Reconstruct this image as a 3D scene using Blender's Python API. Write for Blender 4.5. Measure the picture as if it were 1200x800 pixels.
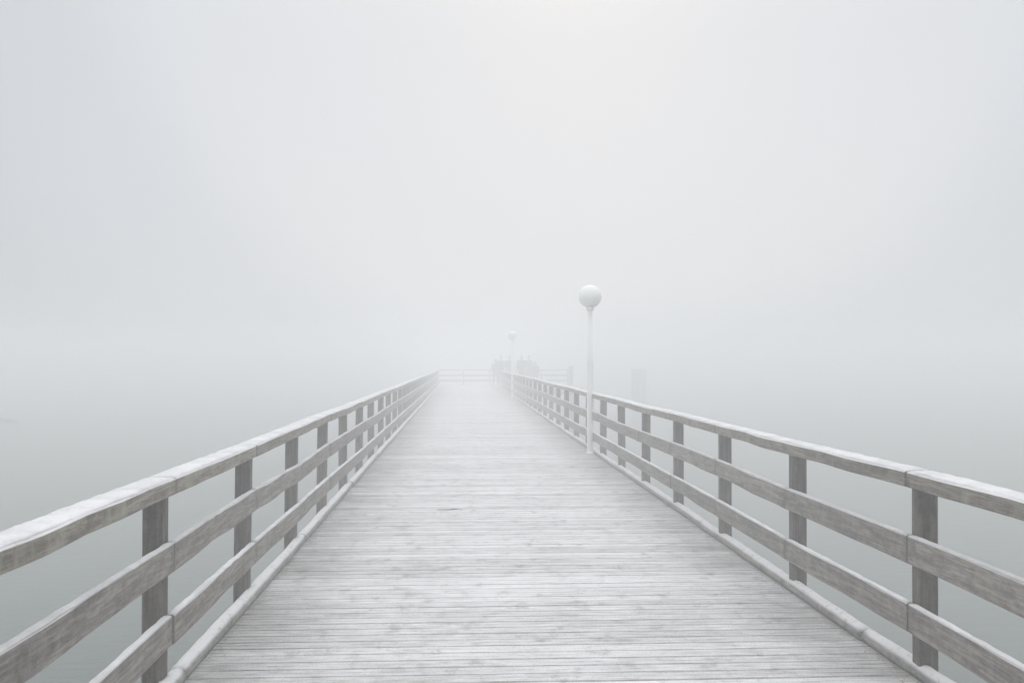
import bpy, bmesh, math, random
from mathutils import Vector, Matrix, noise
R = math.radians
random.seed(7)
S = bpy.context.scene
for o in list(bpy.data.objects): bpy.data.objects.remove(o)
COL = S.collection

# ------------------------------------------------------------------ camera
EYE = 1.5
cd = bpy.data.cameras.new('camera'); cam = bpy.data.objects.new('camera', cd); COL.objects.link(cam)
S.camera = cam
cd.sensor_width = 36; cd.lens = 34.5; cd.clip_start = .05; cd.clip_end = 3000
cam.location = (0, 0, EYE)
cam.rotation_euler = (R(90 + 1.126), 0, -R(2.94))
cd.dof.use_dof = True; cd.dof.focus_distance = 9.0; cd.dof.aperture_fstop = 7.0

# ------------------------------------------------------------------ world / sky (overcast, veiled sun ahead)
SUN_EL, SUN_AZ = 25, 7        # azimuth east of the pier's axis (+Y)
sd = Vector((math.cos(R(SUN_EL))*math.sin(R(SUN_AZ)), math.cos(R(SUN_EL))*math.cos(R(SUN_AZ)), math.sin(R(SUN_EL))))
w = bpy.data.worlds.new('World'); S.world = w; w.use_nodes = True
nt = w.node_tree; N = nt.nodes; L = nt.links; N.clear()
out = N.new('ShaderNodeOutputWorld'); bg = N.new('ShaderNodeBackground'); bg.inputs[1].default_value = .1
sky = N.new('ShaderNodeTexSky'); sky.sky_type = 'NISHITA'; sky.sun_disc = False
sky.sun_elevation = R(SUN_EL); sky.sun_rotation = R(SUN_AZ); sky.dust_density = 5
tc = N.new('ShaderNodeTexCoord')
dot = N.new('ShaderNodeVectorMath'); dot.operation = 'DOT_PRODUCT'; dot.inputs[1].default_value = sd
L.new(tc.outputs['Generated'], dot.inputs[0])
ramp = N.new('ShaderNodeValToRGB'); ramp.color_ramp.interpolation = 'B_SPLINE'
e = ramp.color_ramp.elements
half = N.new('ShaderNodeMath'); half.operation = 'MULTIPLY_ADD'; half.inputs[1].default_value = .5; half.inputs[2].default_value = .5
L.new(dot.outputs['Value'], half.inputs[0]); L.new(half.outputs[0], ramp.inputs[0])
ramp.color_ramp.interpolation = 'EASE'
e[0].position = 0.0; e[0].color = (.55, .56, .575, 1)
e[1].position = 1.0; e[1].color = (.645, .68, .735, 1)
for p_, c_ in ((.65, (.575, .585, .60)), (.88, (.545, .572, .602)), (.94, (.635, .665, .705)), (.964, (.705, .732, .772)), (.98, (.69, .72, .77))):
    m = ramp.color_ramp.elements.new(p_); m.color = (*c_, 1)
# an overcast sky brightens smoothly towards the zenith
sep = N.new('ShaderNodeSeparateXYZ'); L.new(tc.outputs['Generated'], sep.inputs[0])
zen = N.new('ShaderNodeMapRange'); zen.interpolation_type = 'SMOOTHSTEP'
for i_, x_ in enumerate((.3, 1.0, 1.0, 3.45)): zen.inputs[i_+1].default_value = x_
L.new(sep.outputs[2], zen.inputs[0])
zm = N.new('ShaderNodeVectorMath'); zm.operation = 'SCALE'; L.new(ramp.outputs[0], zm.inputs[0]); L.new(zen.outputs[0], zm.inputs['Scale'])
mul = N.new('ShaderNodeVectorMath'); mul.operation = 'SCALE'; mul.inputs['Scale'].default_value = 9.6
L.new(zm.outputs[0], mul.inputs[0])
mix = N.new('ShaderNodeMix'); mix.data_type = 'RGBA'; mix.inputs[0].default_value = .97
L.new(sky.outputs[0], mix.inputs[6]); L.new(mul.outputs[0], mix.inputs[7])
L.new(mix.outputs[2], bg.inputs[0]); L.new(bg.outputs[0], out.inputs[0])

# ------------------------------------------------------------------ sun behind the cloud
sl = bpy.data.lights.new('sun', 'SUN'); sun = bpy.data.objects.new('sun', sl); COL.objects.link(sun)
sl.energy = .62; sl.angle = R(110); sl.color = (1, .998, .992)
sun.rotation_euler = sd.to_track_quat('Z', 'Y').to_euler()
sun.location = sd * 50

S.render.engine = 'CYCLES'
S.cycles.volume_bounces = 5; S.cycles.max_bounces = 12
S.view_settings.view_transform = 'Standard'; S.view_settings.look = 'None'
S.view_settings.exposure = 0; S.view_settings.gamma = 1
HAZE_DENSITY = .036
WATER_Z = -1.6

# ------------------------------------------------------------------ node helpers
def mat(name):
    m = bpy.data.materials.new(name); m.use_nodes = True
    nt = m.node_tree; nt.nodes.clear()
    o = nt.nodes.new('ShaderNodeOutputMaterial'); b = nt.nodes.new('ShaderNodeBsdfPrincipled')
    nt.links.new(b.outputs[0], o.inputs[0]); b.inputs['Specular IOR Level'].default_value = .3
    return m, nt, b
class G:
    def __init__(s, nt): s.nt = nt; s.tc = nt.nodes.new('ShaderNodeTexCoord')
    def new(s, t): return s.nt.nodes.new(t)
    def lk(s, a, b):
        s.nt.links.new(a, b)
    def coords(s, scale, kind='Object', rnd=True):
        mp = s.new('ShaderNodeMapping'); mp.inputs['Scale'].default_value = scale
        s.lk(s.tc.outputs[kind], mp.inputs[0])
        if rnd:
            oi = s.new('ShaderNodeObjectInfo'); mm = s.new('ShaderNodeMath'); mm.operation = 'MULTIPLY'; mm.inputs[1].default_value = 37
            s.lk(oi.outputs['Random'], mm.inputs[0]); s.lk(mm.outputs[0], mp.inputs[1])
        return mp.outputs[0]
    def world(s, scale):
        g = s.new('ShaderNodeNewGeometry'); mp = s.new('ShaderNodeMapping'); mp.inputs['Scale'].default_value = scale
        s.lk(g.outputs['Position'], mp.inputs[0]); return mp.outputs[0]
    def noise(s, vec, scale, detail=4, rough=.55):
        n = s.new('ShaderNodeTexNoise'); n.inputs['Scale'].default_value = scale
        n.inputs['Detail'].default_value = detail; n.inputs['Roughness'].default_value = rough
        s.lk(vec, n.inputs['Vector']); return n.outputs[0]
    def rng(s, v, a, b, c=0, d=1):
        n = s.new('ShaderNodeMapRange'); n.interpolation_type = 'SMOOTHSTEP'
        for i, x in enumerate((a, b, c, d)): n.inputs[i+1].default_value = x
        s.lk(v, n.inputs[0]); return n.outputs[0]
    def math(s, op, a, b=None):
        n = s.new('ShaderNodeMath'); n.operation = op; n.use_clamp = False
        for i, x in enumerate((a, b)):
            if x is None: continue
            if isinstance(x, (int, float)): n.inputs[i].default_value = x
            else: s.lk(x, n.inputs[i])
        return n.outputs[0]
    def mix(s, f, a, b):
        n = s.new('ShaderNodeMix'); n.data_type = 'RGBA'
        for i, x in ((0, f), (6, a), (7, b)):
            if isinstance(x, (int, float)): n.inputs[i].default_value = x
            elif isinstance(x, tuple): n.inputs[i].default_value = (*x, 1)
            else: s.lk(x, n.inputs[i])
        return n.outputs[2]
    def bump(s, h, b, strength, dist=.01):
        n = s.new('ShaderNodeBump'); n.inputs['Strength'].default_value = strength; n.inputs['Distance'].default_value = dist
        s.lk(h, n.inputs['Height']); s.lk(n.outputs[0], b.inputs['Normal'])
    def normz(s):
        g = s.new('ShaderNodeNewGeometry'); x = s.new('ShaderNodeSeparateXYZ'); s.lk(g.outputs['Normal'], x.inputs[0]); return x.outputs[2]

FROST = (.69, .68, .685)
def wood(name, axis, dark, light, frost_side=.12, frost_top=.9, lichen=0.0, bare=.45, speck=.25):
    """weathered grey timber with hoar frost; axis = direction of the grain in the object's own space"""
    m, nt, b = mat(name); g = G(nt)
    sc = [26, 26, 26]; sc[axis] = 1.6
    grain = g.noise(g.coords(sc), 1.6, 5, .65)
    fine = [90, 90, 90]; fine[axis] = 3
    grain2 = g.noise(g.coords(fine), 2.0, 3, .6)
    blot = g.noise(g.coords((3, 3, 3)), 1.5, 5, .6)
    c = g.mix(g.rng(grain, .38, .62), dark, light)
    c = g.mix(g.math('MULTIPLY', g.rng(grain2, .56, .42), .6), c, tuple(x*.62 for x in dark))
    c = g.mix(g.math('MULTIPLY', g.rng(blot, .5, .75), .3), c, tuple(x*1.25 for x in light))
    if lichen:
        sl_ = [2.2, 2.2, 2.2]; sl_[axis] = 5
        lic = g.noise(g.coords(sl_), 1.7, 4, .6)
        c = g.mix(g.math('MULTIPLY', g.rng(lic, .5, .68), lichen), c, (.23, .235, .17))
        lic2 = g.noise(g.coords((6, 6, 6)), 2.3, 4, .6)
        c = g.mix(g.math('MULTIPLY', g.rng(lic2, .54, .7), lichen*.8), c, (.17, .135, .105))
    kn = [9, 9, 9]; kn[axis] = 4.5
    knot = g.noise(g.coords(kn), 1.2, 2, .4)
    c = g.mix(g.math('MULTIPLY', g.rng(knot, .66, .73), .6), c, tuple(x*.5 for x in dark))
    if axis == 1:                     # rot and water stain creeping in from the sawn ends
        gs = g.new('ShaderNodeSeparateXYZ'); g.lk(g.tc.outputs['Generated'], gs.inputs[0])
        ed = g.math('ABSOLUTE', g.math('SUBTRACT', gs.outputs[1], .5))
        en = g.math('ADD', ed, g.math('MULTIPLY', g.math('SUBTRACT', blot, .5), .10))
        c = g.mix(g.math('MULTIPLY', g.rng(en, .470, .515), .6), c, tuple(x*.45 for x in dark))
    oi = g.new('ShaderNodeObjectInfo')
    hsv = g.new('ShaderNodeHueSaturation'); g.lk(c, hsv.inputs['Color']); g.lk(g.rng(oi.outputs['Random'], 0, 1, .86, 1.14), hsv.inputs['Value'])
    c = hsv.outputs[0]
    # hoar frost: lies on what faces up, dusts the sides
    fn = g.noise(g.coords((9, 9, 9)), 2.2, 6, .7)
    sp = g.noise(g.coords((70, 70, 70)), 2.0, 2, .6)
    top = g.math('MULTIPLY', g.rng(g.normz(), .25, .8), g.rng(g.math('ADD', fn, g.math('MULTIPLY', sp, speck)), .34+(speck-.25)*.5, .58+(speck-.25)*.5, bare, 1))
    f = g.math('MULTIPLY', top, frost_top)
    side = g.math('MULTIPLY', g.rng(g.math('ADD', g.math('MULTIPLY', fn, .7), g.math('MULTIPLY', sp, .5)), .40, .80), frost_side*1.5)
    f = g.math('MAXIMUM', f, side)
    f = g.math('MINIMUM', f, 1.0)
    c = g.mix(f, c, FROST)
    g.lk(c, b.inputs['Base Color']); b.inputs['Roughness'].default_value = .85
    g.bump(g.math('ADD', grain, g.math('MULTIPLY', grain2, .5)), b, .55, .006)
    return m

M = {}
M['board'] = wood('weathered_board', 1, (.112, .097, .080), (.262, .236, .202), .12, .72)
M['post'] = wood('weathered_post', 2, (.050, .042, .032), (.150, .130, .102), .06, .8)
M['handrail'] = wood('weathered_handrail', 1, (.118, .100, .074), (.275, .245, .196), .10, .9, .85)
M['kerb'] = wood('weathered_kerb', 1, (.11, .105, .09), (.25, .24, .22), .2, .9, .5, .12, .7)
M['beam'] = wood('under_beam', 1, (.07, .062, .052), (.12, .11, .095), .02, .2)
M['pile'] = wood('pile_timber', 2, (.055, .05, .043), (.11, .10, .088), .05, .8)

# frosted deck planks: frost coat worn by feet, thinner along the kerbs and in the grooves
m, nt, b = mat('frosted_plank'); g = G(nt); M['plank'] = m
grain = g.noise(g.coords((1.5, 40, 40)), 1.5, 5, .65)
wc = g.mix(g.rng(grain, .3, .7), (.11, .105, .095), (.26, .25, .235))
sx = g.new('ShaderNodeSeparateXYZ'); geo = g.new('ShaderNodeNewGeometry'); g.lk(geo.outputs['Position'], sx.inputs[0])
edge = g.math('ABSOLUTE', g.math('SUBTRACT', sx.outputs[0], .42))        # distance from the walked middle
edgef = g.rng(edge, 1.0, 1.74, 0, 1)
streak = g.noise(g.coords((4.0, 60, 10)), 1.3, 6, .75)
patch = g.noise(g.world((1.1, 1.1, 1)), 1.1, 5, .62)
steps = g.noise(g.world((4.2, 2.4, 1)), 1.6, 3, .5)
speck = g.noise(g.world((60, 60, 60)), 1.5, 3, .7)
f = g.math('ADD', .70, g.math('MULTIPLY', g.math('SUBTRACT', streak, .5), 2.1))
f = g.math('ADD', f, g.math('MULTIPLY', g.math('SUBTRACT', patch, .5), .55))
f = g.math('SUBTRACT', f, g.math('MULTIPLY', g.rng(steps, .54, .78), .26))
f = g.math('ADD', f, g.math('MULTIPLY', g.math('SUBTRACT', speck, .5), .9))
f = g.math('SUBTRACT', f, g.math('MULTIPLY', edgef, .36))
oi = g.new('ShaderNodeObjectInfo')
f = g.math('ADD', f, g.rng(oi.outputs['Random'], 0, 1, -.12, .10))
f = g.math('MULTIPLY', g.math('MINIMUM', g.math('MAXIMUM', f, .05), .98), g.rng(g.normz(), .15, .95, .25, 1))
c = g.mix(f, wc, (.74, .73, .735))
scuff = g.noise(g.world((1.1, .8, 1)), 5.5, 6, .68)
c = g.mix(g.math('MULTIPLY', g.rng(scuff, .545, .70), .62), c, (.22, .205, .18))
g.lk(c, b.inputs['Base Color']); b.inputs['Roughness'].default_value = .8
g.bump(g.math('ADD', grain, streak), b, .4, .004)

m, nt, b = mat('hoar_frost'); g = G(nt); M['frost'] = m
fn = g.noise(g.world((1, 1, 1)), 60, 4, .7); fl = g.noise(g.world((1, 1, 1)), 5, 3, .6)
c = g.mix(g.rng(fl, .35, .7), (.56, .555, .56), (.70, .69, .695))
c = g.mix(g.math('MULTIPLY', g.rng(fn, .52, .72), .6), c, (.36, .35, .34))
g.lk(c, b.inputs['Base Color']); b.inputs['Roughness'].default_value = .75
b.inputs['Subsurface Weight'].default_value = 0
g.bump(fn, b, .8, .006)

def plain(name, c1, c2, rough=.8, scale=8, metal=0):
    m, nt, b = mat(name); g = G(nt)
    g.lk(g.mix(g.noise(g.coords((1, 1, 1)), scale, 4, .6), c1, c2), b.inputs['Base Color'])
    b.inputs['Roughness'].default_value = rough; b.inputs['Metallic'].default_value = metal
    return m
M['white_metal'] = plain('white_painted_metal', (.80, .80, .79), (.88, .88, .87), .45, 6)
M['grey_metal'] = plain('grey_fitting_metal', (.35, .35, .34), (.45, .45, .44), .5, 12)
M['opal'] = plain('opal_globe_glass', (.83, .83, .81), (.88, .88, .86), .4, 5)
M['screw'] = plain('screw_steel', (.12, .11, .10), (.2, .18, .17), .6, 20)
M['leaf'] = plain('dead_leaf', (.20, .18, .14), (.40, .38, .31), .9, 30)
M['rope'] = plain('wet_rope', (.05, .05, .05), (.1, .1, .09), .9, 30)

nt = M['opal'].node_tree; b = [n for n in nt.nodes if n.type == 'BSDF_PRINCIPLED'][0]; o = [n for n in nt.nodes if n.type == 'OUTPUT_MATERIAL'][0]
b.inputs['Subsurface Weight'].default_value = .3; b.inputs['Subsurface Radius'].default_value = (1, 1, 1); b.inputs['Subsurface Scale'].default_value = .3
m, nt, b = mat('lake_water'); g = G(nt); M['water'] = m
wn = g.noise(g.world((1, 1, 1)), .35, 4, .55); w2 = g.noise(g.world((.7, 1.3, 1)), 4.5, 4, .6)
c = g.mix(wn, (.055, .076, .062), (.068, .090, .074))
g.lk(c, b.inputs['Base Color']); b.inputs['Roughness'].default_value = .16; b.inputs['IOR'].default_value = 1.33
b.inputs['Specular IOR Level'].default_value = .5
g.bump(g.math('ADD', w2, g.math('MULTIPLY', wn, 2.0)), b, .12, .06)

# ------------------------------------------------------------------ object helpers
def link(name, mesh, material=None, parent=None, loc=(0, 0, 0)):
    o = bpy.data.objects.new(name, mesh); COL.objects.link(o)
    if material and mesh and not mesh.materials: mesh.materials.append(material)
    o.parent = parent; o.location = loc
    return o
def tag(o, label=None, cat=None, group=None, kind=None):
    if label: o['label'] = label
    if cat: o['category'] = cat
    if group: o['group'] = group
    if kind: o['kind'] = kind
    return o
def thing(name, loc, label, cat, group=None, rz=0):
    o = bpy.data.objects.new(name, None); COL.objects.link(o); o.location = loc; o.rotation_euler = (0, 0, rz)
    o.empty_display_size = .2
    return tag(o, label, cat, group)
def mesh_of(name, bm, smooth=False):
    me = bpy.data.meshes.new(name); bm.normal_update(); bm.to_mesh(me); bm.free()
    if smooth:
        for p in me.polygons: p.use_smooth = True
    return me
def rand(a, b): return random.uniform(a, b)

def bar(bm, x0, x1, z0, z1, y0, y1, n=6, bev=.006, wob=.0, seed=0, rough_end=0):
    """timber bar along Y: chamfered section swept in n steps, its line wandering by wob"""
    sec = [(x0+bev, z0), (x1-bev, z0), (x1, z0+bev), (x1, z1-bev), (x1-bev, z1), (x0+bev, z1), (x0, z1-bev), (x0, z0+bev)]
    rings = []
    for i in range(n+1):
        t = i/n; y = y0+(y1-y0)*t; wb = wob*math.sin(math.pi*t)
        dx = wb*noise.noise(Vector((seed*3.1, y*1.3, 0))); dz = wb*noise.noise(Vector((seed*3.1+40, y*1.6, 5)))
        rings.append([bm.verts.new((x+dx+wob*.25*noise.noise(Vector((x*50, y*5, seed))), y, z+dz)) for x, z in sec])
    for a, c in zip(rings, rings[1:]):
        for k in range(8): bm.faces.new((a[k], a[(k+1) % 8], c[(k+1) % 8], c[k]))
    bm.faces.new(rings[0][::-1]); bm.faces.new(rings[-1])
    bmesh.ops.recalc_face_normals(bm, faces=bm.faces)

def frost_strip(x0, x1, y0, y1, z, th, seed, n=46, over=.004, gaps=.0):
    """uneven crust of hoar frost lying along a timber's top, with its own thickness"""
    bm = bmesh.new(); rows = []
    prof = [(0, -.55), (-.02, .1), (.08, .75), (.3, 1.0), (.55, 1.0), (.8, .95), (.95, .65), (1.02, .05), (1.0, -.55)]
    for i in range(n+1):
        y = y0+(y1-y0)*i/n
        k = .8 + .28*noise.noise(Vector((seed*7.7, y*3.0, 1))) + .35*noise.noise(Vector((seed*7.7, y*13.0, 3)))
        k = max(.18, k)
        if i in (0, n): k *= .35
        ja = .006*noise.noise(Vector((seed*2.3+9, y*11, 0))); jb = .006*noise.noise(Vector((seed*2.3+19, y*11, 0)))
        rows.append([bm.verts.new((x0-over+ja+(x1-x0+2*over+jb-ja)*u, y,
                     z + th*k*v*(1+.25*noise.noise(Vector((u*9, y*17, seed)))) if v > 0 else z-.003+th*v*.8*k)) for u, v in prof])
    for a, c in zip(rows, rows[1:]):
        for q in range(len(prof)-1): bm.faces.new((a[q], a[q+1], c[q+1], c[q]))
        bm.faces.new((a[-1], a[0], c[0], c[-1]))
    bm.faces.new(rows[0]); bm.faces.new(rows[-1][::-1])
    bmesh.ops.recalc_face_normals(bm, faces=bm.faces)
    return mesh_of('frost', bm, True)

def tube(bm, pts, radii, n=14, cap=True):
    rings = []
    for i, (p, r) in enumerate(zip(pts, radii)):
        p = Vector(p); a = Vector(pts[max(0, i-1)]); c = Vector(pts[min(len(pts)-1, i+1)])
        d = (c-a).normalized() if (c-a).length > 1e-6 else Vector((0, 0, 1))
        u = d.orthogonal().normalized() if abs(d.z) < .9 else Vector((1, 0, 0)).cross(d).normalized()
        v = d.cross(u)
        rings.append([bm.verts.new(p+(u*math.cos(2*math.pi*k/n)+v*math.sin(2*math.pi*k/n))*r) for k in range(n)])
    for a, c in zip(rings, rings[1:]):
        for k in range(n): bm.faces.new((a[k], a[(k+1) % n], c[(k+1) % n], c[k]))
    if cap: bm.faces.new(rings[0][::-1]); bm.faces.new(rings[-1])
    bmesh.ops.recalc_face_normals(bm, faces=bm.faces)

def lathe(prof, n=32):
    bm = bmesh.new()
    tube(bm, [(0, 0, z+i*1e-7) for i, (r, z) in enumerate(prof)], [max(r, .0004) for r, z in prof], n)
    return bm

# ------------------------------------------------------------------ water
bm = bmesh.new(); bmesh.ops.create_grid(bm, x_segments=40, y_segments=40, size=420)
tag(link('water', mesh_of('water', bm), M['water'], loc=(0, 0, WATER_Z)), kind='structure')

# ------------------------------------------------------------------ pier deck
XL, XR = 1.28, 2.13                     # kerb faces left / right of the camera's line
BAY = 1.77
YL0, YR0 = 4.55, 4.585
NL, NR = 30, 28                         # bays ahead of the first post
YEND_L, YEND_R = YL0+BAY*NL, YR0+BAY*NR
HEAD_Y0, HEAD_Y1 = 54.5, 61.2
HX0, HX1 = -1.55, 6.85
deck = bpy.data.objects.new('pier_deck', None); COL.objects.link(deck); tag(deck, kind='structure')
PITCH = .118
def plank_bm(x0, x1, seed, w=.1120, th=.034):
    """plank across the pier: two low ribs with a shallow groove between, edges eased, slightly bowed and cupped"""
    bm = bmesh.new(); h = w/2
    sec = [(-h, -th), (-h, -.007), (-h+.005, 0), (-.006, -.0002), (0, -.0026), (.006, -.0002), (h-.005, 0), (h, -.007), (h, -th)]
    n = 10; rows = []
    for i in range(n+1):
        x = x0+(x1-x0)*i/n
        dy = .0022*noise.noise(Vector((x*1.1, seed*5.3, 0))); dz = .0016*noise.noise(Vector((x*1.4, seed*9.1, 4)))
        if i == 0: xx = x+rand(-.012, .004)
        elif i == n: xx = x+rand(-.004, .012)
        else: xx = x
        rows.append([bm.verts.new((xx, y+dy+.0012*noise.noise(Vector((x*7, y*90, seed))), z+dz)) for y, z in sec])
    k = len(sec)
    for a, c in zip(rows, rows[1:]):
        for q in range(k): bm.faces.new((a[q], c[q], c[(q+1) % k], a[(q+1) % k]))
    bm.faces.new(rows[0]); bm.faces.new(rows[-1][::-1])
    bmesh.ops.recalc_face_normals(bm, faces=bm.faces)
    return mesh_of('plank', bm)
NV = 24
variants = [plank_bm(-1.332, 2.172, s) for s in range(NV)]
for v in variants: v.materials.append(M['plank'])
Y0 = 4.2; NEAR = 300
for i in range(NEAR):
    o = link('plank', random.choice(variants), None, deck, (rand(-.004, .004), Y0+i*PITCH+rand(-.0022, .0022), rand(-.0010, .0008)))
    o.rotation_euler = (rand(-.008, .008), 0, rand(-.0006, .0006))
def merge_planks(ys, meshes):
    bm = bmesh.new()
    for y in ys:
        tmp = bmesh.new(); tmp.from_mesh(random.choice(meshes))
        bmesh.ops.translate(tmp, verts=tmp.verts, vec=(0, y+rand(-.002, .002), rand(-.002, .002)))
        t = bpy.data.meshes.new('t'); tmp.to_mesh(t); tmp.free(); bm.from_mesh(t); bpy.data.meshes.remove(t)
    return mesh_of('far_planks', bm)
ys = [Y0-(k+1)*PITCH for k in range(62)] + [Y0+(NEAR+k)*PITCH for k in range(int((HEAD_Y0-Y0)/PITCH)-NEAR)]
tag(link('far_planks', merge_planks(ys, variants), M['plank'], deck), kind='stuff')
hv = [plank_bm(HX0, HX1, s) for s in range(6)]
tag(link('head_planks', merge_planks([HEAD_Y0+.06+k*PITCH for k in range(int((HEAD_Y1-HEAD_Y0)/PITCH))], hv), M['plank'], deck), kind='stuff')

def bars(name, specs, material, parent):
    for (x0, x1, z0, z1, y0, y1) in specs:
        bm = bmesh.new(); bar(bm, x0, x1, z0, z1, 0, y1-y0, 2, .01)
        link(name, mesh_of(name, bm), material, parent, (0, y0, 0))
bars('stringer', [(x-.06, x+.06, -.27, -.045, -3.1, HEAD_Y0) for x in (-1.21, -.35, .5, 1.3, 2.06)], M['beam'], deck)
bars('stringer', [(x-.06, x+.06, -.27, -.045, HEAD_Y0+.01, HEAD_Y1) for x in (-1.40, -.3, .8, 1.9, 3.0, 4.1, 5.2, 6.3, 6.75)], M['beam'], deck)
def cross(name, x0, x1, z0, z1, y, w, material, parent):
    bm = bmesh.new(); bar(bm, -w/2, w/2, z0, z1, 0, x1-x0, 2, .01)
    o = link(name, mesh_of(name, bm), material, parent, (x0, y, 0)); o.rotation_euler = (0, 0, -math.pi/2); return o
bm = lathe([(.13, WATER_Z-1.2), (.135, WATER_Z), (.125, -.5), (.12, -.43)], 16); pile_me = mesh_of('pile', bm, True)
y = -1.0
while y < 61:
    head = y > HEAD_Y0
    x1 = HX1-.15 if head else 2.2
    cross('cross_beam', -1.38, x1, -.45, -.275, y, .16, M['beam'], deck)
    for x in ([-1.15, .5, 2.0] + ([4.2, 6.4] if head else [])): link('pile', pile_me, M['pile'], deck, (x, y, -.02))
    y += 3.54

# kerb beams: round-topped timbers along both edges of the deck
def kerb_mesh(x0, x1, ln, seed, hgt=.068):
    bm = bmesh.new(); rows = []; n = 40; w_ = x1-x0; xc = (x0+x1)/2
    sec = [(-.42, .0), (-.49, .3), (-.44, .64), (-.28, .9), (0, 1.0), (.28, .9), (.44, .64), (.49, .3), (.42, .0)]
    for i in range(n+1):
        y = ln*i/n
        dx = .010*noise.noise(Vector((seed*4.1, y*.9, 0))); s_ = 1+.10*noise.noise(Vector((seed*4.1+7, y*3.3, 2)))
        rows.append([bm.verts.new((xc+dx+u*w_*s_+.0035*noise.noise(Vector((u*3, y*16, seed))), y, .003+v*hgt*s_+(.004*noise.noise(Vector((u*3+9, y*14, seed))) if v > .2 else 0))) for u, v in sec])
    k = len(sec)
    for a, c in zip(rows, rows[1:]):
        for q in range(k): bm.faces.new((a[q], a[(q+1) % k], c[(q+1) % k], c[q]))
    bm.faces.new(rows[0]); bm.faces.new(rows[-1][::-1])
    bmesh.ops.recalc_face_normals(bm, faces=bm.faces)
    return mesh_of('kerb_beam', bm, True)
for side in (-1, 1):
    y = -2.4 if side < 0 else -1.9; k = 0
    yend = YEND_L if side < 0 else YEND_R
    while y < yend:
        ln = min(BAY*2, yend-y); x0 = -XL-.09 if side < 0 else XR
        o = link('kerb_beam', kerb_mesh(x0, x0+.09, ln-.008, k+side*50), M['kerb'], deck, (rand(-.004, .004), y, 0))
        y += ln; k += 1

# ------------------------------------------------------------------ railings
HR0, HR1 = .895, .968                 # handrail
UB = (.54, .675); LB = (.205, .342)   # upper / lower board
def post_mesh(top=HR0, bottom=-.42, w=.094, d=.08, seed=0):
    bm = bmesh.new(); b_ = .006
    sec = [(-w/2+b_, -d/2), (w/2-b_, -d/2), (w/2, -d/2+b_), (w/2, d/2-b_), (w/2-b_, d/2), (-w/2+b_, d/2), (-w/2, d/2-b_), (-w/2, -d/2+b_)]
    rows = []
    for i in range(7):
        z = bottom+(top-bottom)*i/6; dx = .004*noise.noise(Vector((seed*3, z*2, 0))); dy = .004*noise.noise(Vector((seed*3+5, z*2, 0)))
        rows.append([bm.verts.new((x+dx, y+dy, z)) for x, y in sec])
    for a, c in zip(rows, rows[1:]):
        for q in range(8): bm.faces.new((a[q], a[(q+1) % 8], c[(q+1) % 8], c[q]))
    bm.faces.new(rows[0][::-1]); bm.faces.new(rows[-1])
    return mesh_of('post', bm)
posts_me = [post_mesh(seed=s) for s in range(6)]
bm = bmesh.new(); tube(bm, [(0, 0, 0), (.003, 0, 0)], [.006, .005], 8); screw_me = mesh_of('screw', bm)

def railing(root, s, ys_, x_in, kx=(0,), first_post=True):
    """s=-1 left / +1 right; x_in = distance from the line to the boards' inner face; runs along local +Y"""
    nb = len(ys_)
    for j, y in enumerate(ys_):
        lean = rand(-.008, .008)
        o = link('post', random.choice(posts_me), M['post'], root, (s*(x_in+.037+.05), y, 0)); o.rotation_euler = (rand(-.006, .006), lean, rand(-.02, .02))
    # joints wander a little, boards run from joint to joint
    for nm, (z0, z1), th, mt, wob, jit in (('handrail', (HR0, HR1), .14, M['handrail'], .013, .006), ('upper_board', UB, .035, M['board'], .014, .012), ('lower_board', LB, .035, M['board'], .014, .012)):
        off = [(rand(-jit*.4, jit*.4), rand(-jit, jit)) for _ in ys_]
        for j in range(nb-1):
            ya, yb = ys_[j], ys_[j+1]; ln = yb-ya-.009
            bm = bmesh.new()
            xa = -th if s < 0 else 0
            q = .001 if nm != 'handrail' else 0
            bar(bm, xa, xa+th, z0, z1, 0, ln, 10, .006 if nm != 'handrail' else .005, wob if ya < 30 else .004, rand(0, 99))
            me = mesh_of(nm, bm)
            o = link('handrail' if nm == 'handrail' else 'rail_board', me, mt, root, (s*(x_in - (0 if nm != 'handrail' else .004) + q) , ya+.003, (off[j][1])))
            o.rotation_euler = (math.atan2(off[j+1][1]-off[j][1], ln), 0, -math.atan2(off[j+1][0]-off[j][0], ln))
            if nm == 'handrail':
                link('frost', frost_strip(xa+.014, xa+th-.014, 0.004, ln-.004, z1, .013, rand(0, 90), 46 if ya < 20 else 16), M['frost'], o)
            else:
                if ya < 40: link('frost', frost_strip(xa+.003, xa+th-.003, .004, ln-.004, z1, .006, rand(0, 90), 40 if ya < 16 else 12, .001), M['frost'], o)
                if ya < 14:
                    for yy in (.045, ln-.045):
                        for zz in (z0+.035, z1-.035):
                            sc = link('screw', screw_me, M['screw'], o, ((th if s < 0 else 0)+xa-(0 if s < 0 else .003), yy, zz+rand(-.006, .006)))
yl = [YL0+BAY*k for k in range(-3, NL+1)]; yr = [YR0+BAY*k for k in range(-3, NR+1)]
rl = thing('pier_railing', (0, 0, 0), 'long frosted wooden railing along the left side of the pier, the side without lamps', 'railing', 'frosted timber railings of the pier')
railing(rl, -1, yl, XL+.02)
rr = thing('pier_railing', (0, 0, 0), 'long frosted wooden railing along the right side of the pier, behind both globe lamps', 'railing', 'frosted timber railings of the pier')
railing(rr, 1, yr, XR-.015)
# railing across the far end: local +Y runs towards world +X, its boards face the walkway
rh = thing('pier_railing', (HX0+.06, HEAD_Y1-.25, 0), 'faint wooden railing across the far end of the pier, behind the group of people', 'railing', 'frosted timber railings of the pier', -math.pi/2)
yh = [i*(HX1-HX0-.3)/5 for i in range(6)]
railing(rh, -1, yh, 0.0)
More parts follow.
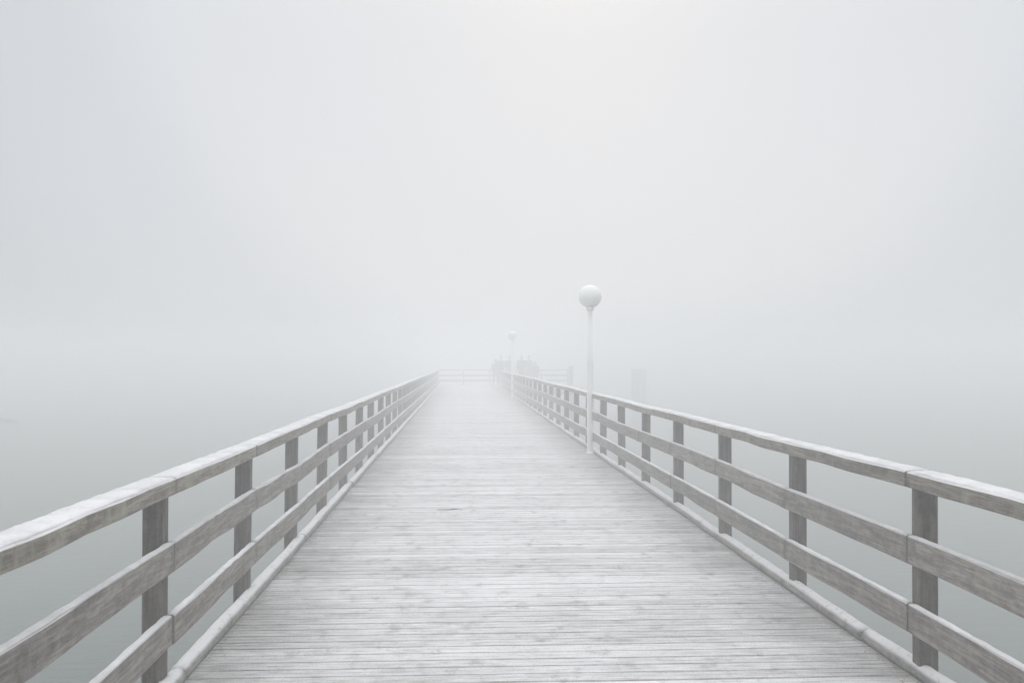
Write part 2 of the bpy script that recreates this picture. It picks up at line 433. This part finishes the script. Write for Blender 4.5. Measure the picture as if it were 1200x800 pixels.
# short return on the left of the pier head
# thick corner pile ending the far railing
cp = thing('corner_pile', (HX1-.03, HEAD_Y1-.16, 0), 'thick square timber pile at the right end of the far railing', 'pile')
bm = bmesh.new()
me = post_mesh(1.12, WATER_Z-1, .27, .27, 3); link('shaft', me, M['pile'], cp)
bm = bmesh.new(); bar(bm, -.15, .15, 1.12, 1.17, -.15, .15, 3, .015); link('cap', mesh_of('cap', bm), M['kerb'], cp)

# ------------------------------------------------------------------ lamps
def make_lamp(x, y, label):
    t = thing('street_lamp', (x, y, 0), label, 'lamp', 'white globe lamps along the right railing')
    bm = lathe([(.075, .0), (.075, .012), (.058, .016), (.052, .05), (.055, .06), (.054, 1.50), (.050, 1.53), (.043, 1.545), (.039, 2.34)], 28)
    link('pole', mesh_of('pole', bm, True), M['white_metal'], t)
    bm = lathe([(.054, 1.0), (.054, 1.01), (.0505, 1.012)], 20)
    bm.free()
    bm = bmesh.new(); bar(bm, -.022, .022, .35, .62, -.059, -.050, 1, .002); link('access_door', mesh_of('access_door', bm), M['white_metal'], t)
    bm = lathe([(.037, 2.30), (.050, 2.315), (.066, 2.335), (.070, 2.362), (.068, 2.38), (.05, 2.386)], 28); link('globe_holder', mesh_of('globe_holder', bm, True), M['white_metal'], t)
    pr = [(.187*math.cos(a), 2.545+.187*math.sin(a)) for a in [R(-57+147*k/20) for k in range(21)]]
    link('globe', mesh_of('globe', lathe(pr, 40), True), M['opal'], t)
    return t
make_lamp(2.085, 15.85, 'nearer and larger white globe lamp on a pole inside the right railing')
make_lamp(2.10, 40.5, 'farther small white globe lamp standing in front of the group of people')

# ------------------------------------------------------------------ mooring dolphin in the fog, floating line
md = thing('mooring_dolphin', (13.8, 76.0, WATER_Z), 'faint broad cluster of mooring piles in the fog right of the nearer globe lamp', 'mooring piles')
for dx, dy, tp in ((-.34, 0, 2.48), (.06, .16, 2.52), (.38, -.06, 2.45), (.0, -.26, 2.4)):
    bm = lathe([(.25, -1), (.24, 0), (.23, tp-.03), (.2, tp)], 18); link('pile', mesh_of('pile', bm, True), M['pile'], md, (dx, dy, 0))
bm = bmesh.new(); pts = []
for k in range(25):
    a = 2*math.pi*k/24; pts.append((.62*math.cos(a), .5*math.sin(a)-.03, 1.8))
tube(bm, pts, [.03]*25, 8); link('band', mesh_of('band', bm, True), M['screw'], md)

bm = bmesh.new(); pts = []; n = 30
a = Vector((-22.3, 50.6, 0)); c = Vector((-46, 78, 0))
for i in range(n+1):
    t = i/n; p = a.lerp(c, t); p.x += .35*math.sin(t*5); p.z = .03+.02*math.sin(i*1.7); pts.append(p)
tube(bm, pts, [.03]+[.075]*(n-1)+[.04], 8)
tag(link('floating_rope', mesh_of('floating_rope', bm, True), M['rope'], loc=(0, 0, WATER_Z)), 'thin dark line floating on the water at the left edge of the photo', 'rope')

# ------------------------------------------------------------------ leaf litter and grit swept against the kerbs
bm = bmesh.new()
for k in range(2200):
    s = random.choice((-1, 1)); d = abs(random.gauss(0, .032))
    y = 3.6+abs(random.gauss(0, 7)); x = (-XL+.006+d) if s < 0 else (XR-.006-d)
    if noise.noise(Vector((y*1.6, s*9, 0))) < -.05: continue
    sz = rand(.002, .010); rz = rand(0, 6.3); p = Vector((x, y, .002+rand(0, .008)))
    u = Vector((math.cos(rz), math.sin(rz), rand(-.5, .5)))*sz; v = Vector((-math.sin(rz), math.cos(rz), rand(-.4, .4)))*sz*.55
    up = Vector((0, 0, sz*.35))
    q = [bm.verts.new(p-u+up), bm.verts.new(p-v*.9), bm.verts.new(p+u+up), bm.verts.new(p+v)]
    bm.faces.new((q[0], q[1], q[2])); bm.faces.new((q[0], q[2], q[3]))
tag(link('leaf_litter', mesh_of('leaf_litter', bm), M['leaf']), 'crumbs of dead leaves and grit swept against the kerb beams', 'leaf litter', kind='stuff')
# fallen twig lying on the frosted deck, left of the middle
bm = bmesh.new()
tube(bm, [(-.11, 0, .006), (-.05, .006, .009), (.01, -.002, .008), (.09, .004, .010), (.15, -.004, .006)], [.002, .004, .005, .004, .002], 7)
tube(bm, [(.01, -.002, .008), (.06, .03, .012), (.09, .045, .012)], [.004, .003, .0015], 6)
tag(link('twig', mesh_of('twig', bm, True), M['screw'], loc=(-.135, 9.9, .001)), 'small dark twig lying on the frosted planks left of the middle', 'twig')

# ------------------------------------------------------------------ people at the pier head
def skin(name, verts, edges, radii, material, parent, sub=1, root=0, smooth=True):
    me = bpy.data.meshes.new(name); me.from_pydata([tuple(v) for v in verts], edges, [])
    o = link(name, me, material, parent)
    sk = o.modifiers.new('skin', 'SKIN'); sk.use_smooth_shade = True
    if not me.skin_vertices: me.skin_vertices.new(name='')
    for i, r in enumerate(radii):
        sv = me.skin_vertices[0].data[i]; sv.radius = r if isinstance(r, tuple) else (r, r)
        sv.use_root = (i == root)
    ss = o.modifiers.new('subdivision', 'SUBSURF'); ss.levels = sub; ss.render_levels = sub
    return o
def chain(V, E, Rr, start, pts, rad):
    last = start
    for p, r in zip(pts, rad):
        V.append(p); Rr.append(r); E.append((last, len(V)-1)); last = len(V)-1
    return last
skin_m = plain('skin_tone', (.42, .29, .23), (.5, .35, .28), .6, 9)
def cloth(n, c): return plain(n, tuple(x*.8 for x in c), c, .95, 14)
def person(x, y, h, face, coat, trousers, hat, stance, arms, label, hat_kind):
    t = thing('person', (x, y, 0), label, 'person', 'people standing at the end of the pier', face)
    k = h/1.75
    def P(a, b_, c): return Vector((a*k, b_*k, c*k))
    sp = stance
    V = [P(0, 0, .95)]; E = []; Rr = [(.15*k, .11*k)]
    ch = chain(V, E, Rr, 0, [P(0, .005, 1.12), P(0, .01, 1.3), P(0, 0, 1.43)], [(.13*k, .095*k), (.17*k, .11*k), (.13*k, .08*k)])
    chain(V, E, Rr, ch, [P(0, .01, 1.50), P(0, .015, 1.58), P(0, .02, 1.66), P(0, .01, 1.73)], [.05*k, (.068*k, .085*k), (.074*k, .092*k), (.045*k, .05*k)])
    for s in (-1, 1):
        hp = chain(V, E, Rr, 0, [P(s*.09, 0, .88), P(s*(.10+sp*.3), .01, .50), P(s*(.10+sp*.5), -.01, .10), P(s*(.11+sp*.5), .10, .035), P(s*(.12+sp*.5), .17, .025)], [.088*k, .056*k, .04*k, .038*k, .025*k])
        bend = arms[0 if s < 0 else 1]      # 0 hanging .. 1 forearm raised
        el = P(s*.245, -.02, 1.12)
        wr = Vector(el)+Vector((-s*.06*bend*k, (.05+.2*bend)*k, (-.25+.27*bend)*k))
        a_ = chain(V, E, Rr, ch, [P(s*.185, 0, 1.40), el, wr], [.058*k, .042*k, .028*k])
        d = (wr-el).normalized(); palm = wr+d*.06*k
        pi = chain(V, E, Rr, a_, [palm], [(.034*k, .018*k)])
        side = Vector((0, 1, 0)); inn = Vector((-s, 0, 0))
        for fi, (off, ln) in enumerate(((-.028, .062), (-.010, .075), (.010, .082), (.028, .072))):
            b0 = palm+side*off*k+d*.03*k
            chain(V, E, Rr, pi, [b0, b0+d*ln*.5*k+inn*.006*k, b0+d*ln*.85*k+inn*.024*k], [.0095*k, .009*k, .007*k])
        tb = palm-d*.02*k+side*.03*k
        chain(V, E, Rr, pi, [tb+side*.012*k, tb+side*.02*k+d*.05*k+inn*.015*k], [.011*k, .008*k])
    skin('body', V, E, Rr, skin_m, t, 1)
    # face
    bm = bmesh.new(); bmesh.ops.create_cone(bm, cap_ends=True, segments=6, radius1=.016*k, radius2=.006*k, depth=.045*k)
    bmesh.ops.rotate(bm, verts=bm.verts, matrix=Matrix.Rotation(R(14), 3, 'X')); bmesh.ops.translate(bm, verts=bm.verts, vec=(0, .108*k, 1.605*k))
    link('nose', mesh_of('nose', bm, True), skin_m, t)
    # trousers
    V = [P(0, 0, .93)]; E = []; Rr = [(.165*k, .125*k)]
    for s in (-1, 1):
        chain(V, E, Rr, 0, [P(s*.095, 0, .85), P(s*(.10+sp*.3), .01, .50), P(s*(.10+sp*.5), -.01, .12)], [.105*k, .078*k, .064*k])
    skin('trousers', V, E, Rr, cloth('trousers_cloth', trousers), t, 1)
    for s in (-1, 1):
        V = [P(s*(.10+sp*.5), -.02, .13), P(s*(.105+sp*.5), -.005, .055), P(s*(.115+sp*.5), .10, .05), P(s*(.125+sp*.5), .19, .042)]
        skin('boot', V, [(0, 1), (1, 2), (2, 3)], [.055*k, .054*k, .05*k, .036*k], cloth('boot_leather', (.05, .045, .04)), t, 1)
    # coat: trunk, hem and sleeves in one
    V = [P(0, 0, 1.0)]; E = []; Rr = [(.21*k, .155*k)]
    chain(V, E, Rr, 0, [P(0, 0, .80), P(0, 0, .66)], [(.235*k, .165*k), (.24*k, .165*k)])
    ch = chain(V, E, Rr, 0, [P(0, .005, 1.15), P(0, .01, 1.32), P(0, 0, 1.45), P(0, .005, 1.51)], [(.205*k, .155*k), (.235*k, .16*k), (.165*k, .115*k), (.08*k, .08*k)])
    top = ch-1
    for s in (-1, 1):
        bend = arms[0 if s < 0 else 1]; el = P(s*.26, -.02, 1.12)
        wr = Vector(el)+Vector((-s*.06*bend*k, (.05+.2*bend)*k, (-.23+.25*bend)*k))
        chain(V, E, Rr, top, [P(s*.195, 0, 1.39), el, wr], [.095*k, .08*k, .058*k])
    skin('coat', V, E, Rr, cloth('coat_cloth', coat), t, 1)
    V = [P(0, .005, 1.49), P(0, .01, 1.54)]; skin('scarf', V, [(0, 1)], [(.088*k, .088*k), (.08*k, .08*k)], cloth('scarf_cloth', tuple(min(1, x*1.8+.03) for x in hat)), t, 1)
    hc = cloth('hat_wool', hat)
    if hat_kind == 'hat':
        V = [P(0, .012, 1.66), P(0, .008, 1.72), P(0, 0, 1.775)]; skin('hat', V, [(0, 1), (1, 2)], [(.094*k, .108*k), (.09*k, .10*k), (.045*k, .045*k)], hc, t, 1)
    elif hat_kind == 'hood':
        V = [P(0, -.03, 1.50), P(0, -.02, 1.60), P(0, -.005, 1.70), P(0, -.005, 1.765)]; skin('hood', V, [(0, 1), (1, 2), (2, 3)], [(.10*k, .09*k), (.105*k, .10*k), (.10*k, .105*k), (.05*k, .05*k)], cloth('hood_cloth', coat), t, 1)
    else:
        V = [P(0, -.03, 1.47), P(0, -.03, 1.58), P(0, -.012, 1.68), P(0, 0, 1.755)]; skin('hair', V, [(0, 1), (1, 2), (2, 3)], [(.07*k, .05*k), (.085*k, .07*k), (.088*k, .095*k), (.05*k, .05*k)], hc, t, 1)
    return t
PE = [
 (2.02, 58.2, 1.60, .3, (.05, .05, .06), (.04, .04, .05), (.08, .07, .07), .12, (.2, .8), 'shorter dark-clad person at the left edge of the distant group', 'hood'),
 (2.32, 57.6, 1.78, -.2, (.04, .045, .06), (.05, .05, .05), (.04, .04, .04), .1, (.9, .3), 'tall dark-clad person just left of the farther lamp, second from the left in the group', 'hat'),
 (2.80, 57.2, 1.80, .5, (.05, .05, .05), (.05, .05, .07), (.05, .05, .06), .14, (.5, .5), 'tall dark-clad person standing directly left of the farther lamp pole', 'hat'),
 (3.47, 57.0, 1.82, -.4, (.055, .05, .05), (.04, .04, .04), (.06, .05, .05), .12, (.9, .1), 'tallest dark-clad person directly right of the farther lamp pole', 'hair'),
 (4.07, 59.4, 1.80, .2, (.09, .09, .10), (.06, .06, .07), (.1, .09, .09), .1, (.1, .7), 'paler person second from the right of the distant group, behind the railing', 'hat'),
 (4.42, 58.6, 1.44, -.1, (.10, .10, .11), (.06, .06, .07), (.12, .12, .12), .1, (.3, .3), 'shortest person at the right edge of the distant group', 'hood'),
]
for p in PE: person(*p[:3], math.pi+p[3] if p[2] > 1.75 else p[3], *p[4:])

# ------------------------------------------------------------------ haze
bm = bmesh.new(); bmesh.ops.create_cube(bm, size=1)
hz_top = 3.1; hz_bot = WATER_Z-1.3-1
hz = link('haze', mesh_of('haze', bm)); hz.scale = (900, 900, hz_top-hz_bot); hz.location = (0, 0, (hz_top+hz_bot)/2)
tag(hz, 'pale fog lying over the water and the pier', 'fog', kind='stuff')
m = bpy.data.materials.new('haze'); m.use_nodes = True; nt = m.node_tree; nt.nodes.clear()
o = nt.nodes.new('ShaderNodeOutputMaterial'); v = nt.nodes.new('ShaderNodeVolumePrincipled')
v.inputs['Color'].default_value = (.995, .995, .995, 1); v.inputs['Density'].default_value = HAZE_DENSITY; v.inputs['Anisotropy'].default_value = .46
nt.links.new(v.outputs[0], o.inputs['Volume']); hz.data.materials.append(m)
